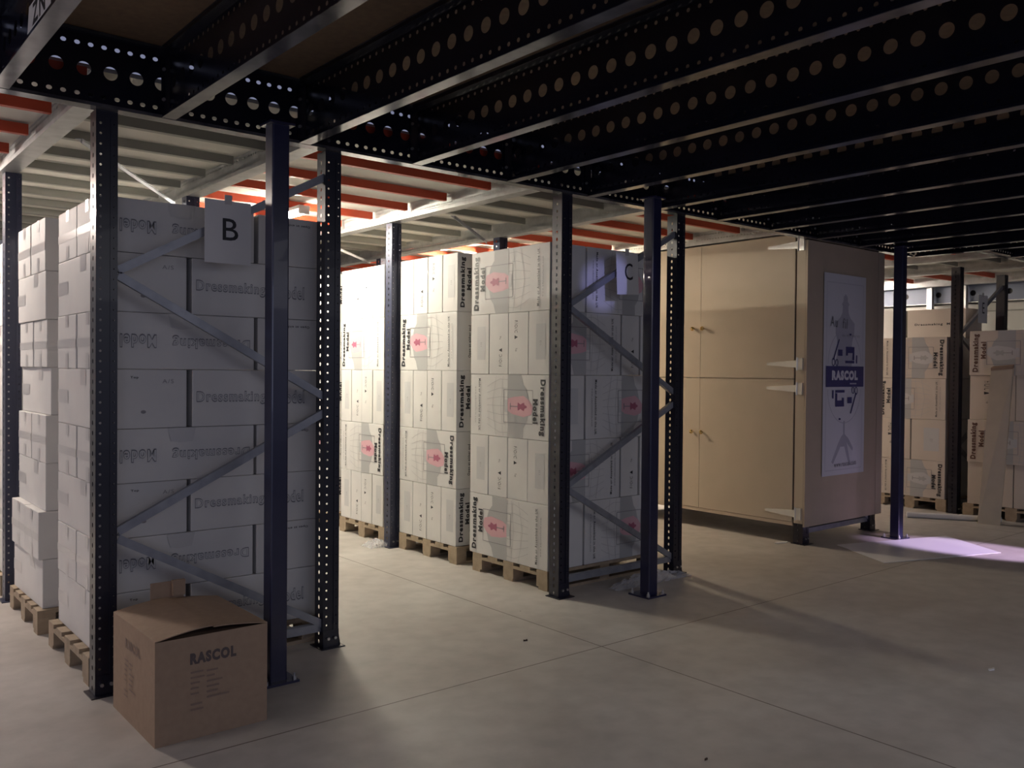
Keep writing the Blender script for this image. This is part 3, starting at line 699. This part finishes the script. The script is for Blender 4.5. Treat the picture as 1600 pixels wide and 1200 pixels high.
# ------------------------------------------------------------------ letter sheets
def sheet(x, z, w, h, letter, label, tilt=0.0, lw=0.085, lh=0.115, y=4.558):
    t = MB().box(-w/2, w/2, -0.001, 0.001, -h/2, h/2).build('letter_sheet', 'card_white', None, loc=(x, y, z))
    t.rotation_euler = (0, tilt, 0); tag(t, label, 'sign', 'rack letter sheets')
    stick('letter', 'L'+letter, lambda: Decal().text(letter, 0, 0, lw, lh, 'ink_black', 0, 0.004), 'ny', (0.012, -0.001, 0.015), t)
    MB().box(-0.02, 0.02, -0.0025, -0.0012, h/2-0.02, h/2+0.03).build('tape_strip', 'tape', t)
    return t
sheet(1.815, 2.318, 0.25, 0.33, 'B', 'white sheet with a large letter B taped on the rack brace')
sheet(4.875, 2.335, 0.235, 0.31, 'C', 'white sheet with a large letter C taped on the rack brace', math.radians(-3), 0.085, 0.125)
sheet(11.02, 2.385, 0.25, 0.33, 'E', 'white sheet with a faint letter E taped on the rack brace', 0, 0.06, 0.13)

# ------------------------------------------------------------------ tall wooden cabinet around the rack frame
cb = thing('wooden_cabinet', 'tall pale wooden cabinet with four doors and a banner on its side', 'cabinet', (7.31, 4.575, 0))
MB().box(0, 1.40, 0, 0.018, 0.172, 2.838).build('side_panel', 'cabinet_side', cb)
MB().box(1.28, 1.40, -0.004, -0.0005, 0.172, 2.838).build('corner_strip', 'cabinet_wood', cb)
MB().box(0.021, 0.03, 0.10, 0.16, 0.21, 2.83).build('gap_shade_strip', 'gap_shade', cb)  # dark strip painted as the shade between door and post
MB().box(0.0, 0.02, 0.0195, 0.112, 0.20, 2.838).build('door_post', 'cabinet_wood', cb)
MB().box(1.38, 1.40, 0.02, 2.30, 0.172, 2.83).build('rear_panel', 'cabinet_side', cb)
MB().box(0.02, 1.38, 2.28, 2.30, 0.172, 2.83).build('end_panel', 'cabinet_side', cb)
MB().box(0.02, 1.38, 0.155, 2.275, 0.172, 0.20).build('base_board', 'cabinet_wood', cb)
MB().box(0.0, 0.015, 0.13, 2.28, 0.172, 0.205).build('bottom_rail', 'cabinet_side', cb)
for z0, z1, zk in ((0.208, 1.546, 0.99), (1.552, 2.90, 2.055)):
    for y0, y1, yk in ((0.13, 1.222, 1.185), (1.226, 2.28, 1.31)):
        dr = MB().box(-0.004, 0.014, y0, y1, z0, z1).build('cabinet_door', 'cabinet_wood', cb)
        kn = MB()
        for i in range(6):
            r0, r1 = [0.008, 0.008, 0.016, 0.021, 0.021, 0.014, 0.0][i:i+2]; q = [0, 0.012, 0.018, 0.026, 0.034, 0.042, 0.045]
            kn.tube((-0.004-q[i], yk, zk), (-0.004-q[i+1], yk, zk), max(r0, .0005), 14, max(r1, .0005), cap=(i == 5))
        kn.build('door_knob', 'brass', dr, smooth=True)
        if y0 < 0.2:
            for zh in ((0.29, 1.46) if z0 < 1 else (1.69, 2.80)):
                hg = MB(); hg.add([(-0.010,0.10,zh-0.035),(-0.010,0.42,zh-0.012),(-0.010,0.42,zh+0.012),(-0.010,0.10,zh+0.035),
                                   (-0.005,0.10,zh-0.035),(-0.005,0.42,zh-0.012),(-0.005,0.42,zh+0.012),(-0.005,0.10,zh+0.035)], [(3,2,1,0),(4,5,6,7),(0,1,5,4),(1,2,6,5),(2,3,7,6),(3,0,4,7)])
                hg.box(-0.013, -0.001, 0.035, 0.088, zh-0.055, zh+0.055); hg.tube((-0.014, 0.093, zh-0.06), (-0.014, 0.093, zh+0.06), 0.008, 10)
                hg.build('strap_hinge', 'steel_white', dr)
# banner
bn = MB().box(0, 0.76, -0.0015, 0, 0, 1.935).build('banner', 'banner_cloth', None, loc=(7.578, 4.566, 0.625))
tag(bn, 'tall white banner with navy RASCOL band hanging on the cabinet side', 'banner')
def d_banner_pic():
    d = Decal(); g = 'banner_grey'
    d.line([(-0.33, 0.90), (0.33, 0.90), (0.33, -0.90), (-0.33, -0.90), (-0.33, 0.90)], 0.008, 'banner_edge')
    d.poly([(0.0,0.80),(0.035,0.77),(0.04,0.73),(0.07,0.70),(0.05,0.68),(0.055,0.62),(0.09,0.57),(0.17,0.52),(0.165,0.42),(0.13,0.34),(0.12,0.27),(0.135,0.18),(0.12,0.06),
            (-0.14,0.06),(-0.15,0.18),(-0.13,0.27),(-0.14,0.34),(-0.175,0.42),(-0.17,0.52),(-0.09,0.57),(-0.055,0.62),(-0.05,0.68),(-0.07,0.70),(-0.04,0.73),(-0.035,0.77)], g)
    d.poly([(-0.012,-0.43),(0.012,-0.43),(0.012,-0.56),(0.08,-0.60),(0.17,-0.70),(0.16,-0.73),(0.07,-0.66),(0.05,-0.64),(0.13,-0.86),(0.10,-0.87),(0.01,-0.68),(-0.06,-0.68),
            (-0.19,-0.84),(-0.22,-0.82),(-0.10,-0.64),(-0.05,-0.58),(-0.012,-0.56)], g)
    for s in (1, -1):
        cy = -0.0 if s > 0 else 0.0
        pts = [(0.30*math.cos(PI*k/24), s*(0.12+0.33*math.sin(PI*k/24))) for k in range(25)]
        d.line(pts, 0.006, g)
    return d
def d_banner_icons():
    d = Decal(); k = 'banner_navy'
    # sewing machine over and under the band
    for sx, sy, ox, oy in ((1, 1, 0.09, 0.22), (-1, -1, -0.09, -0.22)):
        P = lambda x, y: (ox+sx*x, oy+sy*y)
        d.poly([P(-0.08,0.07), P(0.08,0.07), P(0.08,-0.06), P(0.045,-0.06), P(0.045,0.01), P(-0.04,0.01), P(-0.04,-0.015), P(-0.075,-0.015)], k)
        d.poly([P(-0.085,-0.09), P(0.08,-0.09), P(0.08,-0.065), P(-0.085,-0.065)], k)
        d.poly([P(0.11,-0.01), P(0.135,-0.01), P(0.135,-0.09), P(0.11,-0.09)], k)
        d.poly([P(-0.22,-0.02), P(-0.14,-0.02), P(-0.14,0.04), P(-0.22,0.04)], k)
        d.line([P(-0.30,-0.06), P(-0.20,0.14)], 0.018, k)
        d.line([P(-0.30+0.025*math.cos(t), -0.08+0.035*math.sin(t)) for t in [2*PI*i/12 for i in range(13)]], 0.009, k)
        d.line([P(-0.24+0.022*math.cos(t), -0.085+0.03*math.sin(t)) for t in [2*PI*i/12 for i in range(13)]], 0.009, k)
        d.ell(ox, oy+sy*0.19, 0.02, 0.01, k)
    return d
stick('printed_figure', 'bp', d_banner_pic, 'ny', (0.38, -0.0015, 0.95), bn, lift=0.0008)
stick('printed_icons', 'bi', d_banner_icons, 'ny', (0.38, -0.0015, 0.95), bn, lift=0.0035)
stick('name_band', 'bb', lambda: Decal().rect(-0.34, 0.345, -0.10, 0.10, 'banner_navy').text('RASCOL', 0.0, 0.012, 0.47, 0.095, 'banner_cloth', 0, 0.07).rect(0.09, 0.21, -0.075, -0.062, 'banner_grey'), 'ny', (0.38, -0.0015, 0.95), bn, lift=0.005)
stick('printed_lettering', 'bt', lambda: Decal().text('Au  fil', -0.12, 0.52, 0.30, 0.10, 'ink_outline', -0.06, 0.0).text('de vos envies', 0.10, 0.40, 0.32, 0.03, 'ink_faint', 0, -0.01).text('www.rascol.com', 0.02, -0.845, 0.40, 0.05, 'ink_outline', 0.02, 0.01), 'ny', (0.38, -0.0015, 0.95), bn, lift=0.006)

# ------------------------------------------------------------------ things lying around
o = MB().add([(7.19,3.74,0.002),(8.46,3.31,0.002),(8.87,3.98,0.006),(7.58,4.40,0.006),(7.19,3.74,0.006),(8.46,3.31,0.006),(8.87,3.98,0.010),(7.58,4.40,0.010)],
    [(3,2,1,0),(4,5,6,7),(0,1,5,4),(1,2,6,5),(2,3,7,6),(3,0,4,7)]).build('white_sheet', 'paper_white')
tag(o, 'large flat white board lying on the floor around the foot of the navy post', 'sheet')
# leaning pale board
lb = thing('leaning_board', 'long pale wooden board leaning against the cartons by letter E', 'board', (0,0,0))
B0 = [Vector((9.94,4.13,0.0)), Vector((10.02,3.93,0.0)), Vector((10.14,3.98,0.0)), Vector((10.06,4.18,0.0))]
T0 = [Vector((10.20,4.125,1.65)), Vector((10.25,3.92,1.67)), Vector((10.37,3.95,1.69)), Vector((10.33,4.15,1.67))]
MB().add(B0+T0, [(3,2,1,0),(4,5,6,7),(0,1,5,4),(1,2,6,5),(2,3,7,6),(3,0,4,7)]).build('board', 'pale_board', lb)
MB().add([v+Vector((0,0,0.001)) for v in T0]+[v+Vector((-0.004,0,0.03)) for v in T0], [(0,1,5,4),(1,2,6,5),(2,3,7,6),(3,0,4,7),(4,5,6,7)]).build('kraft_cap', 'kraft', lb)
o = MB().tube((9.72,4.80,0.032),(10.22,4.0,0.032),0.031,16).build('cardboard_tube', 'card_white', smooth=False); tag(o, 'white cardboard tube lying on the floor near the leaning board', 'tube')
def film(name, cx, cy, rx, ry, rz, seed, label):
    rnd = random.Random(seed); a = MB(); n, m_ = 22, 12; vs = []; fs = []
    for i in range(n):
        for j in range(m_):
            u = i/(n-1)*2-1; v = j/(m_-1)*2-1; e = max(0.0, 1-u*u*0.9)*max(0.0, 1-v*v)
            vs.append((cx+u*rx+rnd.uniform(-.01,.01), cy+v*ry*(0.6+0.4*e)+rnd.uniform(-.01,.01), 0.004+rz*e*(0.55+0.45*rnd.random())))
    for i in range(n-1):
        for j in range(m_-1): b = i*m_+j; fs.append((b, b+m_, b+m_+1, b+1))
    o = a.add(vs, fs).build(name, 'plastic_film'); tag(o, label, 'plastic film', 'scraps of clear film'); return o
film('plastic_film', 5.10, 4.50, 0.42, 0.10, 0.10, 5, 'crumpled clear plastic film on the floor under the letter C frame')
film('plastic_film', 4.16, 6.95, 0.12, 0.16, 0.07, 9, 'crumpled clear plastic film at the third pallet behind letter C')
def scrap(x, y, s, m, label, seed):
    rnd = random.Random(seed); pts = [(x+s*math.cos(t)*rnd.uniform(.5,1), y+s*0.45*math.sin(t)*rnd.uniform(.5,1)) for t in [2*PI*k/9 for k in range(9)]]
    a = MB(); a.add([(p, q, 0.001) for p, q in pts]+[(p, q, 0.004+rnd.uniform(0,.006)) for p, q in pts], [tuple(range(9,18))]+[(k, (k+1) % 9, 9+(k+1) % 9, 9+k) for k in range(9)])
    tag(a.build('floor_scrap', m), label, 'scrap', 'scraps on the floor')
scrap(3.40, 3.97, 0.022, 'debris_dark', 'small dark scrap on the floor in the aisle between posts', 1)
scrap(5.06, 2.02, 0.035, 'card_white', 'small white paper scrap on the bare concrete', 2)
scrap(7.28, 4.80, 0.10, 'card_white', 'torn white paper strip on the floor under the cabinet edge', 4)
scrap(2.94, 2.28, 0.012, 'debris_dark', 'tiny dark crumb on the concrete near the slab joint', 3)
# far girder seen past the letter E racks
struct('wall_partition', MB().box(13.75, 13.80, 4.0, 13.5, 0, 2.55).box(13.70, 13.75, 4.0, 13.5, 2.55, 3.0), 'rib_grey')
t = thing('far_girder', 'grey-blue girder with spaced round holes beyond the letter E racks', 'girder', (13.6, 0, 2.66), None, 'thing')
a = MB(); a.holes((0, 4.0, 0.155), (0,1,0), (0,0,1), 0.505, 0.25, 14, 0.042, 20); a.holes((0, 4.0, 0.29), (0,1,0), (0,0,1), 0.0505, 0.02, 140, 0.004, 6)
a.build('girder_web', 'girder_blue', t); MB().box(0.06, 0.07, 4.0, 11.07, 0.0, 0.30).build('hole_shade_plate', 'ink_black', t)  # black plate added behind the web holes as their shade
MB().box(-0.03, 0.05, 4.0, 11.07, 0.30, 0.306).box(-0.03, 0.05, 4.0, 11.07, 0.02, 0.026).build('girder_flange', 'galv', t)
for i, y in enumerate((5.85, 6.35)):
    t = thing('far_upright', 'bright galvanised upright in front of the grey-blue far girder, %s from the E racks' % ORD[i], 'post', (13.5, y, 0), 'far galvanised uprights', 'thing')
    MB().box(-0.04, 0.04, -0.04, 0.04, 0, 3.05).build('shaft', 'galv', t); MB().box(-0.07, 0.07, -0.07, 0.07, 0, 0.008).build('base_plate', 'galv', t)
